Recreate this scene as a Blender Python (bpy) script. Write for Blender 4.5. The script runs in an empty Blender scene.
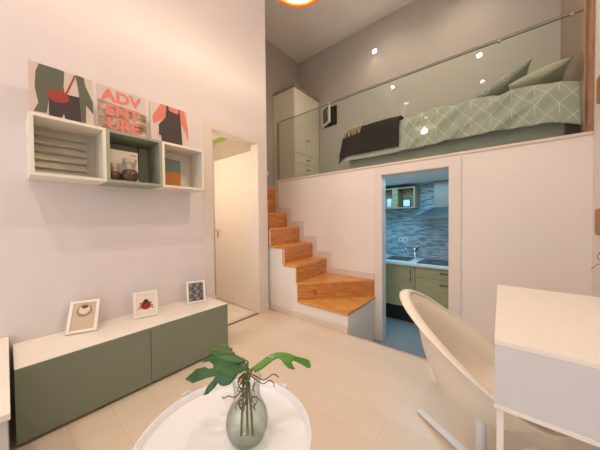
import bpy, bmesh, math, random
from mathutils import Vector, Matrix
random.seed(7)
SC = bpy.context.scene
COL = SC.collection
PI = math.pi

# ------------------------------------------------------------------ materials
def nodes_of(name):
    m = bpy.data.materials.new(name); m.use_nodes = True
    nt = m.node_tree
    for n in list(nt.nodes): nt.nodes.remove(n)
    out = nt.nodes.new('ShaderNodeOutputMaterial')
    return m, nt, out
def lin(c):
    return tuple(((x/255)/12.92 if x/255 <= .04045 else ((x/255+.055)/1.055)**2.4) for x in c)
def mat(name, c, rough=.5, metal=0, vary=.04, scale=12, bump=0, bscale=60, coat=0, spec=.5):
    """plain procedural material with a little noise in colour and surface; c is sRGB 0-255"""
    m, nt, out = nodes_of(name)
    b = nt.nodes.new('ShaderNodeBsdfPrincipled'); L = nt.links
    L.new(b.outputs[0], out.inputs[0])
    b.inputs['Roughness'].default_value = rough; b.inputs['Metallic'].default_value = metal
    b.inputs['Coat Weight'].default_value = coat
    b.inputs['Specular IOR Level'].default_value = spec
    tc = nt.nodes.new('ShaderNodeTexCoord')
    n = nt.nodes.new('ShaderNodeTexNoise'); n.inputs['Scale'].default_value = scale
    L.new(tc.outputs['Object'], n.inputs['Vector'])
    r = nt.nodes.new('ShaderNodeValToRGB'); l = lin(c)
    r.color_ramp.elements[0].position = .3; r.color_ramp.elements[1].position = .7
    r.color_ramp.elements[0].color = (*[x*(1-vary) for x in l], 1)
    r.color_ramp.elements[1].color = (*[min(1, x*(1+vary)) for x in l], 1)
    L.new(n.outputs[0], r.inputs[0]); L.new(r.outputs[0], b.inputs['Base Color'])
    if bump:
        n2 = nt.nodes.new('ShaderNodeTexNoise'); n2.inputs['Scale'].default_value = bscale
        L.new(tc.outputs['Object'], n2.inputs['Vector'])
        bp = nt.nodes.new('ShaderNodeBump'); bp.inputs['Strength'].default_value = bump; bp.inputs['Distance'].default_value = .005
        L.new(n2.outputs[0], bp.inputs['Height']); L.new(bp.outputs[0], b.inputs['Normal'])
    return m
def emit(name, c, s):
    m, nt, out = nodes_of(name)
    e = nt.nodes.new('ShaderNodeEmission'); e.inputs[0].default_value = (*lin(c), 1); e.inputs[1].default_value = s
    nt.links.new(e.outputs[0], out.inputs[0]); return m
def clear(name, tint=(245, 250, 248), refl=1.0, edge=None, edgek=.5, base=.04):
    """thin clear glass: straight-through with fresnel reflection"""
    m, nt, out = nodes_of(name); L = nt.links
    t = nt.nodes.new('ShaderNodeBsdfTransparent'); t.inputs[0].default_value = (*lin(tint), 1)
    g = nt.nodes.new('ShaderNodeBsdfGlossy'); g.inputs['Roughness'].default_value = .01
    g.inputs[0].default_value = (refl, refl, refl, 1)
    lf_ = nt.nodes.new('ShaderNodeLayerWeight'); lf_.inputs[0].default_value = .5
    pw = nt.nodes.new('ShaderNodeMath'); pw.operation = 'POWER'; pw.inputs[1].default_value = 5; L.new(lf_.outputs['Facing'], pw.inputs[0])
    f = nt.nodes.new('ShaderNodeMath'); f.operation = 'MULTIPLY_ADD'; f.inputs[1].default_value = .55; f.inputs[2].default_value = base; L.new(pw.outputs[0], f.inputs[0])
    mx = nt.nodes.new('ShaderNodeMixShader')
    L.new(f.outputs[0], mx.inputs[0]); L.new(t.outputs[0], mx.inputs[1]); L.new(g.outputs[0], mx.inputs[2])
    if edge:
        lw = nt.nodes.new('ShaderNodeLayerWeight'); lw.inputs[0].default_value = edgek
        ramp = nt.nodes.new('ShaderNodeMixRGB'); ramp.inputs[1].default_value = (*lin(tint), 1); ramp.inputs[2].default_value = (*lin(edge), 1)
        L.new(lw.outputs['Facing'], ramp.inputs[0]); L.new(ramp.outputs[0], t.inputs[0])
    L.new(mx.outputs[0], out.inputs[0]); return m

def wood(name, c1, c2, stretch=(2, 14, 14), rough=.35, knots=True, coat=.2):
    m, nt, out = nodes_of(name); L = nt.links
    b = nt.nodes.new('ShaderNodeBsdfPrincipled'); L.new(b.outputs[0], out.inputs[0])
    b.inputs['Roughness'].default_value = rough; b.inputs['Coat Weight'].default_value = coat
    tc = nt.nodes.new('ShaderNodeTexCoord'); mp = nt.nodes.new('ShaderNodeMapping'); mp.inputs['Scale'].default_value = stretch
    L.new(tc.outputs['Object'], mp.inputs[0])
    n = nt.nodes.new('ShaderNodeTexNoise'); n.inputs['Scale'].default_value = 3; n.inputs['Detail'].default_value = 6; n.inputs['Distortion'].default_value = .6
    L.new(mp.outputs[0], n.inputs['Vector'])
    r = nt.nodes.new('ShaderNodeValToRGB'); r.color_ramp.elements[0].position = .35; r.color_ramp.elements[1].position = .65
    r.color_ramp.elements[0].color = (*lin(c1), 1); r.color_ramp.elements[1].color = (*lin(c2), 1)
    L.new(n.outputs[0], r.inputs[0]); col = r.outputs[0]
    if knots:
        v = nt.nodes.new('ShaderNodeTexVoronoi'); v.inputs['Scale'].default_value = 4.2
        mp2 = nt.nodes.new('ShaderNodeMapping'); mp2.inputs['Scale'].default_value = (1, 1.6, 1.6); L.new(tc.outputs['Object'], mp2.inputs[0])
        L.new(mp2.outputs[0], v.inputs['Vector'])
        lt = nt.nodes.new('ShaderNodeMapRange'); lt.inputs[1].default_value = .05; lt.inputs[2].default_value = .12
        lt.inputs[3].default_value = .75; lt.inputs[4].default_value = 0
        L.new(v.outputs['Distance'], lt.inputs[0])
        mx = nt.nodes.new('ShaderNodeMixRGB'); mx.inputs[2].default_value = (*lin((112, 58, 22)), 1)
        L.new(lt.outputs[0], mx.inputs[0]); L.new(col, mx.inputs[1]); col = mx.outputs[0]
    L.new(col, b.inputs['Base Color']); return m

def brick_mat(name, c1, c2, mortar, bw, rh, ms, rot=(0, 0, 0), rough=.4, vec='Object', bias=0, squash=1, bump=.2, coat=0):
    m, nt, out = nodes_of(name); L = nt.links
    b = nt.nodes.new('ShaderNodeBsdfPrincipled'); L.new(b.outputs[0], out.inputs[0]); b.inputs['Roughness'].default_value = rough
    b.inputs['Coat Weight'].default_value = coat; b.inputs['Coat Roughness'].default_value = .25
    tc = nt.nodes.new('ShaderNodeTexCoord'); mp = nt.nodes.new('ShaderNodeMapping'); mp.inputs['Rotation'].default_value = rot
    L.new(tc.outputs[vec], mp.inputs[0])
    k = nt.nodes.new('ShaderNodeTexBrick'); L.new(mp.outputs[0], k.inputs[0])
    k.inputs['Color1'].default_value = (*lin(c1), 1); k.inputs['Color2'].default_value = (*lin(c2), 1); k.inputs['Mortar'].default_value = (*lin(mortar), 1)
    k.inputs['Scale'].default_value = 1; k.inputs['Mortar Size'].default_value = ms; k.inputs['Brick Width'].default_value = bw; k.inputs['Row Height'].default_value = rh
    k.inputs['Bias'].default_value = bias; k.offset_frequency = 2; k.offset = .37
    n = nt.nodes.new('ShaderNodeTexNoise'); n.inputs['Scale'].default_value = 4; n.inputs['Detail'].default_value = 5
    L.new(mp.outputs[0], n.inputs['Vector'])
    mx = nt.nodes.new('ShaderNodeMixRGB'); mx.blend_type = 'OVERLAY'; mx.inputs[0].default_value = .12
    L.new(k.outputs[0], mx.inputs[1]); L.new(n.outputs[0], mx.inputs[2]); L.new(mx.outputs[0], b.inputs['Base Color'])
    bp = nt.nodes.new('ShaderNodeBump'); bp.inputs['Strength'].default_value = bump; bp.inputs['Distance'].default_value = .002; bp.invert = True
    L.new(k.outputs['Fac'], bp.inputs['Height']); L.new(bp.outputs[0], b.inputs['Normal'])
    return m

def board_mat(name, c, pitch=.1, axis='X', rough=.45, k=.94):
    """white painted tongue-and-groove boards: thin grooves every pitch along an axis"""
    m, nt, out = nodes_of(name); L = nt.links
    b = nt.nodes.new('ShaderNodeBsdfPrincipled'); L.new(b.outputs[0], out.inputs[0]); b.inputs['Roughness'].default_value = rough
    tc = nt.nodes.new('ShaderNodeTexCoord'); s = nt.nodes.new('ShaderNodeSeparateXYZ'); L.new(tc.outputs['Object'], s.inputs[0])
    d = nt.nodes.new('ShaderNodeMath'); d.operation = 'DIVIDE'; d.inputs[1].default_value = pitch; L.new(s.outputs[axis], d.inputs[0])
    f = nt.nodes.new('ShaderNodeMath'); f.operation = 'FRACT'; L.new(d.outputs[0], f.inputs[0])
    a = nt.nodes.new('ShaderNodeMath'); a.operation = 'SUBTRACT'; a.inputs[1].default_value = .5; L.new(f.outputs[0], a.inputs[0])
    ab = nt.nodes.new('ShaderNodeMath'); ab.operation = 'ABSOLUTE'; L.new(a.outputs[0], ab.inputs[0])
    mr = nt.nodes.new('ShaderNodeMapRange'); mr.inputs[1].default_value = .46; mr.inputs[2].default_value = .5; L.new(ab.outputs[0], mr.inputs[0])
    mx = nt.nodes.new('ShaderNodeMixRGB'); l = lin(c); mx.inputs[1].default_value = (*l, 1); mx.inputs[2].default_value = (*[x*k for x in l], 1)
    L.new(mr.outputs[0], mx.inputs[0]); L.new(mx.outputs[0], b.inputs['Base Color'])
    bp = nt.nodes.new('ShaderNodeBump'); bp.inputs['Strength'].default_value = .06; bp.inputs['Distance'].default_value = .003; bp.invert = True
    L.new(mr.outputs[0], bp.inputs['Height']); L.new(bp.outputs[0], b.inputs['Normal'])
    return m

def diamond_mat(name, base, line, scale=9.0, w=.02):
    """woven fabric with a white line pattern of rhombi, laid out on the cloth's own UVs (metres)"""
    m, nt, out = nodes_of(name); L = nt.links
    b = nt.nodes.new('ShaderNodeBsdfPrincipled'); L.new(b.outputs[0], out.inputs[0]); b.inputs['Roughness'].default_value = .9
    b.inputs['Sheen Weight'].default_value = .15
    tc = nt.nodes.new('ShaderNodeTexCoord'); s = nt.nodes.new('ShaderNodeSeparateXYZ'); L.new(tc.outputs['UV'], s.inputs[0])
    def math_(op, a, bb=None):
        n = nt.nodes.new('ShaderNodeMath'); n.operation = op
        for i, x in enumerate((a, bb)):
            if x is None: continue
            if isinstance(x, (int, float)): n.inputs[i].default_value = x
            else: L.new(x, n.inputs[i])
        return n.outputs[0]
    u, v = s.outputs[0], s.outputs[1]
    def fam(ku, kv):
        t = math_('ADD', math_('MULTIPLY', u, ku), math_('MULTIPLY', v, kv))
        return math_('GREATER_THAN', math_('ABSOLUTE', math_('SUBTRACT', math_('FRACT', t), .5)), .5-w)
    A = fam(scale*.62, scale*.5); B = fam(scale*.62, -scale*.5)
    # a third, broken family turns the rhombi into tumbling blocks
    C = fam(scale*.62, 0)
    gate = math_('GREATER_THAN', math_('FRACT', math_('MULTIPLY', v, scale*.5)), .55)
    C = math_('MULTIPLY', C, gate)
    tot = math_('MAXIMUM', math_('MAXIMUM', A, B), C)
    mx = nt.nodes.new('ShaderNodeMixRGB'); mx.inputs[1].default_value = (*lin(base), 1); mx.inputs[2].default_value = (*lin(line), 1)
    L.new(tot, mx.inputs[0]); L.new(mx.outputs[0], b.inputs['Base Color'])
    return m

WALL = (236, 230, 226)
M = {}
M['wall'] = mat('wall_paint', WALL, .75, vary=.012, scale=5, bump=.05, bscale=180)
M['wall_left'] = mat('left_wall_paint', (232, 225, 226), .75, vary=.012, scale=5, bump=.05, bscale=180)
M['ceil'] = mat('ceiling_paint', (246, 241, 236), .8, vary=.01, scale=4)
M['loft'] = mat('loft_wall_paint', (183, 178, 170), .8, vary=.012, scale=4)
M['boards'] = board_mat('white_boards', (238, 230, 225), .13, k=.98)
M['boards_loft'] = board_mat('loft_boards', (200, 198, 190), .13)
M['trim'] = mat('white_trim', (236, 228, 222), .4, vary=.01)
M['skirt'] = mat('skirting_paint', (224, 209, 197), .45, vary=.01)
M['frame'] = mat('door_paint', (232, 222, 214), .38, vary=.012)
M['leaf'] = mat('door_leaf_paint', (234, 224, 214), .35, vary=.012)
M['floor'] = brick_mat('floor_planks', (226, 211, 193), (222, 206, 187), (214, 196, 176), 1.3, .19, .0022, (0, 0, 0), .34, bump=.1, coat=.15)
M['tilefloor'] = brick_mat('kitchen_floor_tiles', (150, 158, 160), (140, 150, 154), (122, 130, 134), .6, .3, .004, (0, 0, 0), .3, bump=.2)
M['edge'] = mat('floor_edge_strip', (206, 172, 146), .4)
M['pine'] = wood('varnished_pine', (204, 134, 64), (230, 168, 96), (2, 14, 14))
M['pine_riser'] = wood('varnished_pine_riser', (186, 116, 54), (216, 150, 82), (2, 3, 16))
M['oak'] = wood('brown_oak', (150, 112, 84), (176, 138, 108), (10, 10, 2), knots=False, coat=.4)
M['green'] = mat('sage_lacquer', (128, 138, 120), .42, vary=.015, scale=4)
M['green_in'] = mat('sage_inside', (158, 164, 146), .5, vary=.015)
M['white'] = mat('white_lacquer', (240, 234, 226), .32, vary=.008, spec=.5)
M['cream'] = mat('cream_shelf', (236, 230, 218), .45, vary=.01)
M['dark'] = mat('dark_gap', (38, 34, 30), .7)
M['black'] = mat('black_frame', (30, 29, 30), .4)
M['steel'] = mat('brushed_steel', (196, 194, 190), .28, metal=1, vary=.03, scale=40)
M['chrome'] = mat('chrome', (220, 220, 218), .12, metal=1)
M['glass'] = clear('railing_glass', (244, 247, 244), 1.0, base=.013)
M['vaseglass'] = clear('vase_glass', (252, 253, 252), 1.0, edge=(205, 211, 204), edgek=.22)
M['water'] = clear('vase_water', (250, 252, 250), .4, edge=(222, 226, 220), edgek=.2, base=.004)
M['pane'] = clear('window_pane', (225, 232, 235), 1.0)

# ------------------------------------------------------------------ mesh helpers
def box(bm, a, b, mi=0):
    x0, y0, z0 = [min(a[i], b[i]) for i in range(3)]; x1, y1, z1 = [max(a[i], b[i]) for i in range(3)]
    v = [bm.verts.new(p) for p in ((x0,y0,z0),(x1,y0,z0),(x1,y1,z0),(x0,y1,z0),(x0,y0,z1),(x1,y0,z1),(x1,y1,z1),(x0,y1,z1))]
    for f in ((0,3,2,1),(4,5,6,7),(0,1,5,4),(1,2,6,5),(2,3,7,6),(3,0,4,7)):
        bm.faces.new([v[i] for i in f]).material_index = mi
def prism(bm, poly, z0, z1, mi=0, axis='z'):
    """poly: list of 2-D points, extruded along axis between z0 and z1"""
    def P(p, h):
        return {'z': (p[0], p[1], h), 'y': (p[0], h, p[1]), 'x': (h, p[0], p[1])}[axis]
    a = [bm.verts.new(P(p, z0)) for p in poly]; b = [bm.verts.new(P(p, z1)) for p in poly]
    n = len(poly)
    fs = [bm.faces.new(a), bm.faces.new(list(reversed(b)))]
    for i in range(n): fs.append(bm.faces.new([a[i], b[i], b[(i+1) % n], a[(i+1) % n]]))
    for f in fs: f.material_index = mi
def lathe(bm, prof, seg=32, c=(0, 0, 0), mi=0, close=False):
    rings = []
    for r, z in prof:
        if r < 1e-6: rings.append([bm.verts.new((c[0], c[1], c[2]+z))])
        else: rings.append([bm.verts.new((c[0]+r*math.cos(2*PI*i/seg), c[1]+r*math.sin(2*PI*i/seg), c[2]+z)) for i in range(seg)])
    pr = list(zip(rings, rings[1:]))
    if close: pr.append((rings[-1], rings[0]))
    for A, B in pr:
        for i in range(seg):
            j = (i+1) % seg
            q = [A[i % len(A)], A[j % len(A)], B[j % len(B)], B[i % len(B)]]
            u = []
            for x in q:
                if x not in u: u.append(x)
            if len(u) >= 3:
                f = bm.faces.new(u); f.material_index = mi; f.smooth = True
def tube(bm, pts, r, seg=8, mi=0, rr=None, cap=True):
    pts = [Vector(p) for p in pts]; rings = []
    up = Vector((0, 0, 1))
    for i, p in enumerate(pts):
        d = (pts[min(i+1, len(pts)-1)]-pts[max(i-1, 0)]).normalized()
        a = d.cross(up)
        if a.length < 1e-3: a = d.cross(Vector((1, 0, 0)))
        a.normalize(); b = d.cross(a).normalized()
        R = rr[i] if rr else r
        rings.append([bm.verts.new(p+(a*math.cos(2*PI*k/seg)+b*math.sin(2*PI*k/seg))*R) for k in range(seg)])
    for A, B in zip(rings, rings[1:]):
        for k in range(seg):
            f = bm.faces.new([A[k], A[(k+1) % seg], B[(k+1) % seg], B[k]]); f.smooth = True; f.material_index = mi
    if cap:
        bm.faces.new(rings[0]).material_index = mi; bm.faces.new(list(reversed(rings[-1]))).material_index = mi
def spline(pts, n=8):
    P = [Vector(p) for p in pts]; P = [P[0]*2-P[1]]+P+[P[-1]*2-P[-2]]; out = []
    for i in range(1, len(P)-2):
        for k in range(n):
            t = k/n; a, b, c, d = P[i-1:i+3]
            out.append(.5*((2*b)+(c-a)*t+(2*a-5*b+4*c-d)*t*t+(3*b-a-3*c+d)*t**3))
    out.append(P[-2]); return out
def new(): return bmesh.new()
def obj(name, bm, mats, parent=None, bevel=0, smooth=False, solid=0, local=False, sub=0):
    bmesh.ops.recalc_face_normals(bm, faces=bm.faces[:])
    me = bpy.data.meshes.new(name); bm.to_mesh(me); bm.free()
    if not isinstance(mats, (list, tuple)): mats = [mats]
    for m in mats: me.materials.append(m)
    if smooth:
        for p in me.polygons: p.use_smooth = True
    o = bpy.data.objects.new(name, me); COL.objects.link(o)
    if parent is not None:
        o.parent = parent
        if not local: me.transform(Matrix.Translation(-world(parent)))
    if solid:
        s = o.modifiers.new('thickness', 'SOLIDIFY'); s.thickness = solid; s.offset = 0
    if sub:
        s = o.modifiers.new('smooth', 'SUBSURF'); s.levels = sub; s.render_levels = sub
    if bevel:
        b = o.modifiers.new('bevel', 'BEVEL'); b.width = bevel; b.segments = 2; b.limit_method = 'ANGLE'; b.angle_limit = .6
    return o
def world(o):
    v = Vector(o.location)
    while o.parent: o = o.parent; v += Vector(o.location)
    return v
def tag(o, label, cat, group=None):
    o['label'] = label; o['category'] = cat
    if group: o['group'] = group
    return o
def thing(name, label, cat, loc=(0, 0, 0), rot=(0, 0, 0), group=None):
    o = bpy.data.objects.new(name, None); COL.objects.link(o); o.empty_display_size = .1
    o.location = loc; o.rotation_euler = rot
    return tag(o, label, cat, group)
def struct(o): o['kind'] = 'structure'; return o
def bx(name, a, b, m, parent=None, bevel=0, local=False):
    bm = new(); box(bm, a, b); return obj(name, bm, m, parent, bevel, local=local)
def boxes(name, L, m, parent=None, bevel=0, local=False):
    bm = new()
    for a, b in L: box(bm, a, b)
    return obj(name, bm, m, parent, bevel, local=local)

# ------------------------------------------------------------------ dimensions (metres)
XL, XR = -2.23, .52           # left and right wall faces
YP = 2.77                     # face of the partition under the loft
YF = 2.10                     # edge of the raised floor and side of the stairs
XLL = -3.40                   # left wall of loft and stairwell
YB = 4.12                     # back wall of loft
ZC = 4.50                     # ceiling
ZK = -.30                     # kitchen floor
ZM = 1.66                     # loft floor
YR = -3.2                     # rear wall behind the camera
XW = -1.145                   # right end of the stairs
XS = -.25                     # right end of the step-down in front of the kitchen

# ------------------------------------------------------------------ the setting
bm = new(); prism(bm, [(XL-.10, YR), (XR, YR), (XR, YP), (XS, YP), (XS, YF-.02), (XW, YF-.02), (XW, YF), (XL-.10, YF)], -.12, 0)
struct(obj('floor', bm, M['floor']))
struct(bx('trim_1', (XW, YF-.02, -.12), (XS, YF, .002), M['edge']))
struct(bx('floor_kitchen', (-2.2, YF, ZK-.1), (XR, 4.0, ZK), M['tilefloor']))
struct(boxes('wall_step', [((XW, YF-.02, ZK), (XS, YF-.001, -.12)), ((XS, YF, ZK), (XS+.02, YP, -.12))], M['wall']))
DY0, DY1, DZ = 1.31, 1.92, 2.035    # bathroom door opening in the left wall
struct(boxes('wall_left', [((XL-.10, YR, 0), (XL, DY0, ZC)), ((XL-.10, DY1, 0), (XL, 2.065, ZC)), ((XL-.10, DY0, DZ), (XL, DY1, ZC))], M['wall_left']))
struct(bx('wall_right', (XR, YR, ZK), (XR+.1, YB+.1, ZC), M['wall']))
struct(bx('wall_stairwell', (XLL, 1.985, 0), (XL-.10, 2.065, ZC), M['wall']))
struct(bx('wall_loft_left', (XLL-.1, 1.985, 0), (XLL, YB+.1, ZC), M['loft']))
KX0, KX1, KZ = -1.072, -.383, 1.632
struct(boxes('wall_partition', [((-2.785, YP, ZK), (KX0, YP+.1, 1.72)), ((KX1, YP, ZK), (XR, YP+.1, 1.72)), ((KX0, YP, KZ), (KX1, YP+.1, 1.72))], M['boards']))
struct(bx('trim_2', (-2.785, YP-.014, 1.72), (XR, YP+.114, 1.746), M['skirt'], bevel=.004))
struct(boxes('floor_loft', [((XLL, YP+.1, 1.638), (XR, YB, ZM)), ((XLL, YP, 1.638), (-2.785, YP+.1, ZM))], M['floor']))
# back wall of the loft with its small window opening
WX0, WX1, WZ0, WZ1 = -2.78, -2.455, 2.955, 3.33
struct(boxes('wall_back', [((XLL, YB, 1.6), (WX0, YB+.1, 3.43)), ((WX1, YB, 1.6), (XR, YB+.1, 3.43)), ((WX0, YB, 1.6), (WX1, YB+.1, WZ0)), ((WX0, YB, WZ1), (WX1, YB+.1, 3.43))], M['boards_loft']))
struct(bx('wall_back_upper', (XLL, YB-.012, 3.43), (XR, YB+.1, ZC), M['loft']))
struct(boxes('ceiling', [((XLL-.1, 1.985, ZC), (XR+.1, YB+.1, ZC+.1)), ((XL-.1, YR-.1, ZC), (XR+.1, 1.985, ZC+.1))], M['ceil']))
struct(bx('wall_loft_right', (XR-.006, YP+.115, ZM), (XR, YB-.015, ZC), mat('loft_wall_shaded', (158, 138, 122), .5)))  # brown colour stands for the right wall in shade up here
# kitchen shell
struct(bx('ceiling_kitchen', (-2.2, YP+.1, 1.628), (XR, 4.0, 1.638), M['ceil']))
M['mosaic'] = brick_mat('strip_mosaic', (204, 216, 222), (100, 128, 146), (164, 178, 186), .085, .0135, .0010, (PI/2, 0, 0), .25, bias=.0, bump=.3)
struct(bx('wall_kitchen', (-2.2, 4.0, ZK), (XR, 4.08, 1.638), M['mosaic']))
struct(bx('wall_kitchen_left', (-2.3, YP+.1, ZK), (-2.2, 4.08, 1.638), M['wall']))
# rear wall with a tall window, behind the camera
RX0, RX1, RZ0, RZ1 = -1.75, .1, .1, 2.5
struct(boxes('wall_rear', [((XL-.1, YR-.1, 0), (RX0, YR, ZC)), ((RX1, YR-.1, 0), (XR, YR, ZC)), ((RX0, YR-.1, RZ1), (RX1, YR, ZC)), ((RX0, YR-.1, 0), (RX1, YR, RZ0))], M['wall']))
w2 = struct(boxes('window_2', [((RX0, YR-.08, RZ0), (RX0+.06, YR-.02, RZ1)), ((RX1-.06, YR-.08, RZ0), (RX1, YR-.02, RZ1)), ((RX0+.06, YR-.08, RZ1-.06), (RX1-.06, YR-.02, RZ1)), ((RX0+.06, YR-.08, RZ0), (RX1-.06, YR-.02, RZ0+.06)), (((RX0+RX1)/2-.04, YR-.08, RZ0+.06), ((RX0+RX1)/2+.04, YR-.02, RZ1-.06))], M['white']))
bx('window_pane', (RX0+.06, YR-.055, RZ0+.06), (RX1-.06, YR-.05, RZ1-.06), M['pane'], w2)
# bathroom behind the left door
struct(boxes('wall_bathroom', [((-3.5, .6, 0), (-3.4, 1.985, 2.4)), ((-3.4, .6, 0), (XL-.1, .7, 2.4))], M['wall']))
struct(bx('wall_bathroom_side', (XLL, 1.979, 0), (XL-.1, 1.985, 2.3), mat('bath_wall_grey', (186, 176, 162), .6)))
struct(bx('floor_bathroom', (-3.5, .6, -.1), (XL-.1, 1.985, 0), mat('bath_floor', (236, 226, 212), .4)))
struct(bx('ceiling_bathroom', (-3.4, .7, 2.3), (XL-.1, 1.985, 2.36), M['ceil']))
M['lime'] = mat('lime_paint', (150, 190, 70), .5)
struct(bx('trim_5', (-3.4, 1.962, 2.25), (-2.70, 1.979, 2.30), M['lime'], bevel=.003))

# small tilted-in loft window
win = struct(boxes('window_1', [((WX0, YB-.005, WZ0), (WX0+.018, YB+.07, WZ1)), ((WX1-.018, YB-.005, WZ0), (WX1, YB+.07, WZ1)), ((WX0+.018, YB-.005, WZ1-.018), (WX1-.018, YB+.07, WZ1)), ((WX0+.018, YB-.005, WZ0), (WX1-.018, YB+.07, WZ0+.018))], M['dark']))
bx('black_backing', (WX0+.018, YB+.06, WZ0+.018), (WX1-.018, YB+.07, WZ1-.018), M['black'], win)  # black sheet closes the opening behind the sash
a = math.radians(30); ca, sa = math.cos(a), math.sin(a)
def sash_pt(t, h, d): return (WX0+.005+t*ca+d*sa, YB-.01-t*sa+d*ca, h)
def sash_box(bm, t0, t1, h0, h1, d0, d1):
    v = [bm.verts.new(sash_pt(t, h, d)) for h in (h0, h1) for (t, d) in ((t0, d0), (t1, d0), (t1, d1), (t0, d1))]
    for f in ((0,3,2,1),(4,5,6,7),(0,1,5,4),(1,2,6,5),(2,3,7,6),(3,0,4,7)): bm.faces.new([v[i] for i in f])
bm = new()
for t0, t1, h0, h1 in ((0, .045, WZ0, WZ1), (.275, .32, WZ0, WZ1), (.045, .275, WZ1-.045, WZ1), (.045, .275, WZ0, WZ0+.045)):
    sash_box(bm, t0, t1, h0, h1, -.03, 0)
sash = obj('sash', bm, M['white'], win)
bm = new(); sash_box(bm, .045, .275, WZ0+.045, WZ1-.045, -.02, -.012); obj('sash_pane', bm, mat('dim_glass', (92, 88, 82), .15), sash)
bm = new(); sash_box(bm, .29, .305, 3.1, 3.2, -.05, -.03); obj('sash_handle', bm, M['steel'], sash)

# door 1: bathroom doorway in the left wall, leaf swung in against the side wall
d1 = bpy.data.objects.new('door_1', None); COL.objects.link(d1); d1.location = (XL, (DY0+DY1)/2, 0); struct(d1)
fw = .075
boxes('door_frame', [((XL, DY0-fw, 0), (XL+.018, DY0, DZ+fw)), ((XL, DY1, 0), (XL+.018, DY1+fw, DZ+fw)), ((XL, DY0, DZ), (XL+.018, DY1, DZ+fw)),
    ((XL-.11, DY0-.001, 0), (XL+.016, DY0+.014, DZ)), ((XL-.11, DY1-.014, 0), (XL+.016, DY1+.001, DZ)), ((XL-.11, DY0+.014, DZ-.014), (XL+.016, DY1-.014, DZ+.001))], M['frame'], d1)
bx('threshold', (XL-.022, DY0, 0), (XL+.004, DY1, .006), mat('threshold_strip', (112, 92, 76), .4), d1)
lf = bx('door_leaf', (XL-.11-.82, 1.91, .008), (XL-.115, 1.95, 1.96), M['leaf'], d1, bevel=.002)
bm = new(); tube(bm, [(-3.09, 1.91, .985), (-3.09, 1.86, .985), (-2.97, 1.86, .985)], .009); box(bm, (-3.11, 1.906, .88), (-3.07, 1.91, 1.0))
obj('door_handle', bm, M['steel'], lf)

# door 2: doorway to the kitchen
d2 = bpy.data.objects.new('door_2', None); COL.objects.link(d2); d2.location = ((KX0+KX1)/2, YP, ZK); struct(d2)
boxes('door_frame', [((KX0-.076, YP-.016, ZK), (KX0, YP, KZ+.07)), ((KX1, YP-.016, ZK), (KX1+.087, YP, KZ+.07)), ((KX0, YP-.016, KZ), (KX1, YP, KZ+.07)),
                     ((KX0-.001, YP-.014, ZK), (KX0+.014, YP+.101, KZ)), ((KX1-.014, YP-.014, ZK), (KX1+.001, YP+.101, KZ)), ((KX0+.014, YP-.014, KZ-.012), (KX1-.014, YP+.101, KZ+.001))], M['frame'], d2)

struct(boxes('baseboard_left', [((XL, DY1+fw, 0), (XL+.012, 2.065, .075)), ((XL, 1.215, 0), (XL+.012, DY0-fw, .075))], M['trim']))
struct(bx('baseboard_partition', (XS, YP-.014, 0), (XR, YP, .075), M['trim'], bevel=.003))
struct(bx('baseboard_stairs', (XL, YF-.012, 0), (XW, YF, .075), M['skirt'], bevel=.003))
struct(bx('baseboard_right', (XR-.012, YR, 0), (XR, YP-.014, .075), M['trim']))

# ------------------------------------------------------------------ staircase
st = thing('staircase', 'varnished pine stairs with winder steps rising along white boarded partition to the loft', 'staircase', (-1.9, 2.43, 0))
Z = [.205, .40, .597, .80, 1.015, 1.222, 1.424, 1.632]
P_A, P_B = (-1.78, YF), (-1.155, YP)
polys = [
    [(XW+.006, YF-.012), (XW+.006, YP), P_B, (P_A[0], YF-.012)],
    [(P_A[0]+.008, YF-.012), (P_B[0]+.008, YP), (-1.825, YP), (-1.79, YF-.012)],
    [(-1.785, YF-.012), (-1.82, YP), (-2.06, YP), (-2.0, YF-.012)],
    [(-1.994, YF-.012), (-2.054, YP), (-2.295, YP), (-2.24, YF-.012)],
    [(-2.234, YF+.0), (-2.289, YP), (-2.538, YP), (-2.50, YF+.0)],
    [(-2.494, YF), (-2.532, YP), (-2.785, YP), (-2.785, YF)],
    [(-2.779, YF), (-2.779, YP), (-2.79, YP), (XLL, 2.25), (XLL, YF)],
    [(-2.784, YP), (XLL, YP), (XLL, 2.244)],
]
edges = [((XW, YF), (XW, YP)), (P_A, P_B), ((-1.79, YF), (-1.825, YP)), ((-2.0, YF), (-2.06, YP)), ((-2.24, YF), (-2.295, YP)), ((-2.50, YF), (-2.538, YP)), ((-2.785, YF), (-2.785, YP)), ((XLL+.02, 2.27), (-2.79, YP))]
for i, (pl, z) in enumerate(zip(polys, Z)):
    bm = new(); prism(bm, pl, z-.026, z); obj('tread', bm, M['pine'], st, bevel=.003)
    if i == 0: continue
    (x0, y0), (x1, y1) = edges[i]
    d = Vector((x1-x0, y1-y0)).normalized(); n = Vector((-d.y, d.x))*.018
    if n.x > 0: n = -n
    bm = new(); prism(bm, [(x0, y0), (x1, y1), (x1+n.x, y1+n.y), (x0+n.x, y0+n.y)], Z[i-1]-.0, z-.026)
    obj('riser', bm, M['pine_riser'], st)
sidepoly = [(-2.785, 0), (XW, 0), (XW, Z[0]-.026), (-1.79, Z[0]-.026), (-1.79, Z[1]-.026), (-1.80, Z[1]-.026), (-1.80, Z[2]-.026), (-2.0, Z[2]-.026), (-2.0, Z[3]-.026), (-2.24, Z[3]-.026), (-2.24, Z[4]-.026), (-2.5, Z[4]-.026), (-2.5, Z[5]-.026), (-2.785, Z[5]-.026)]
bm = new(); prism(bm, sidepoly, YF, YF+.02, axis='y')
box(bm, (XW-.02, YF+.02, ZK), (XW, YP, Z[0]-.026)); box(bm, (XW-.02, YF, ZK), (XW, YF+.02, 0))
obj('side_panel', bm, M['wall'], st)
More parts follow.
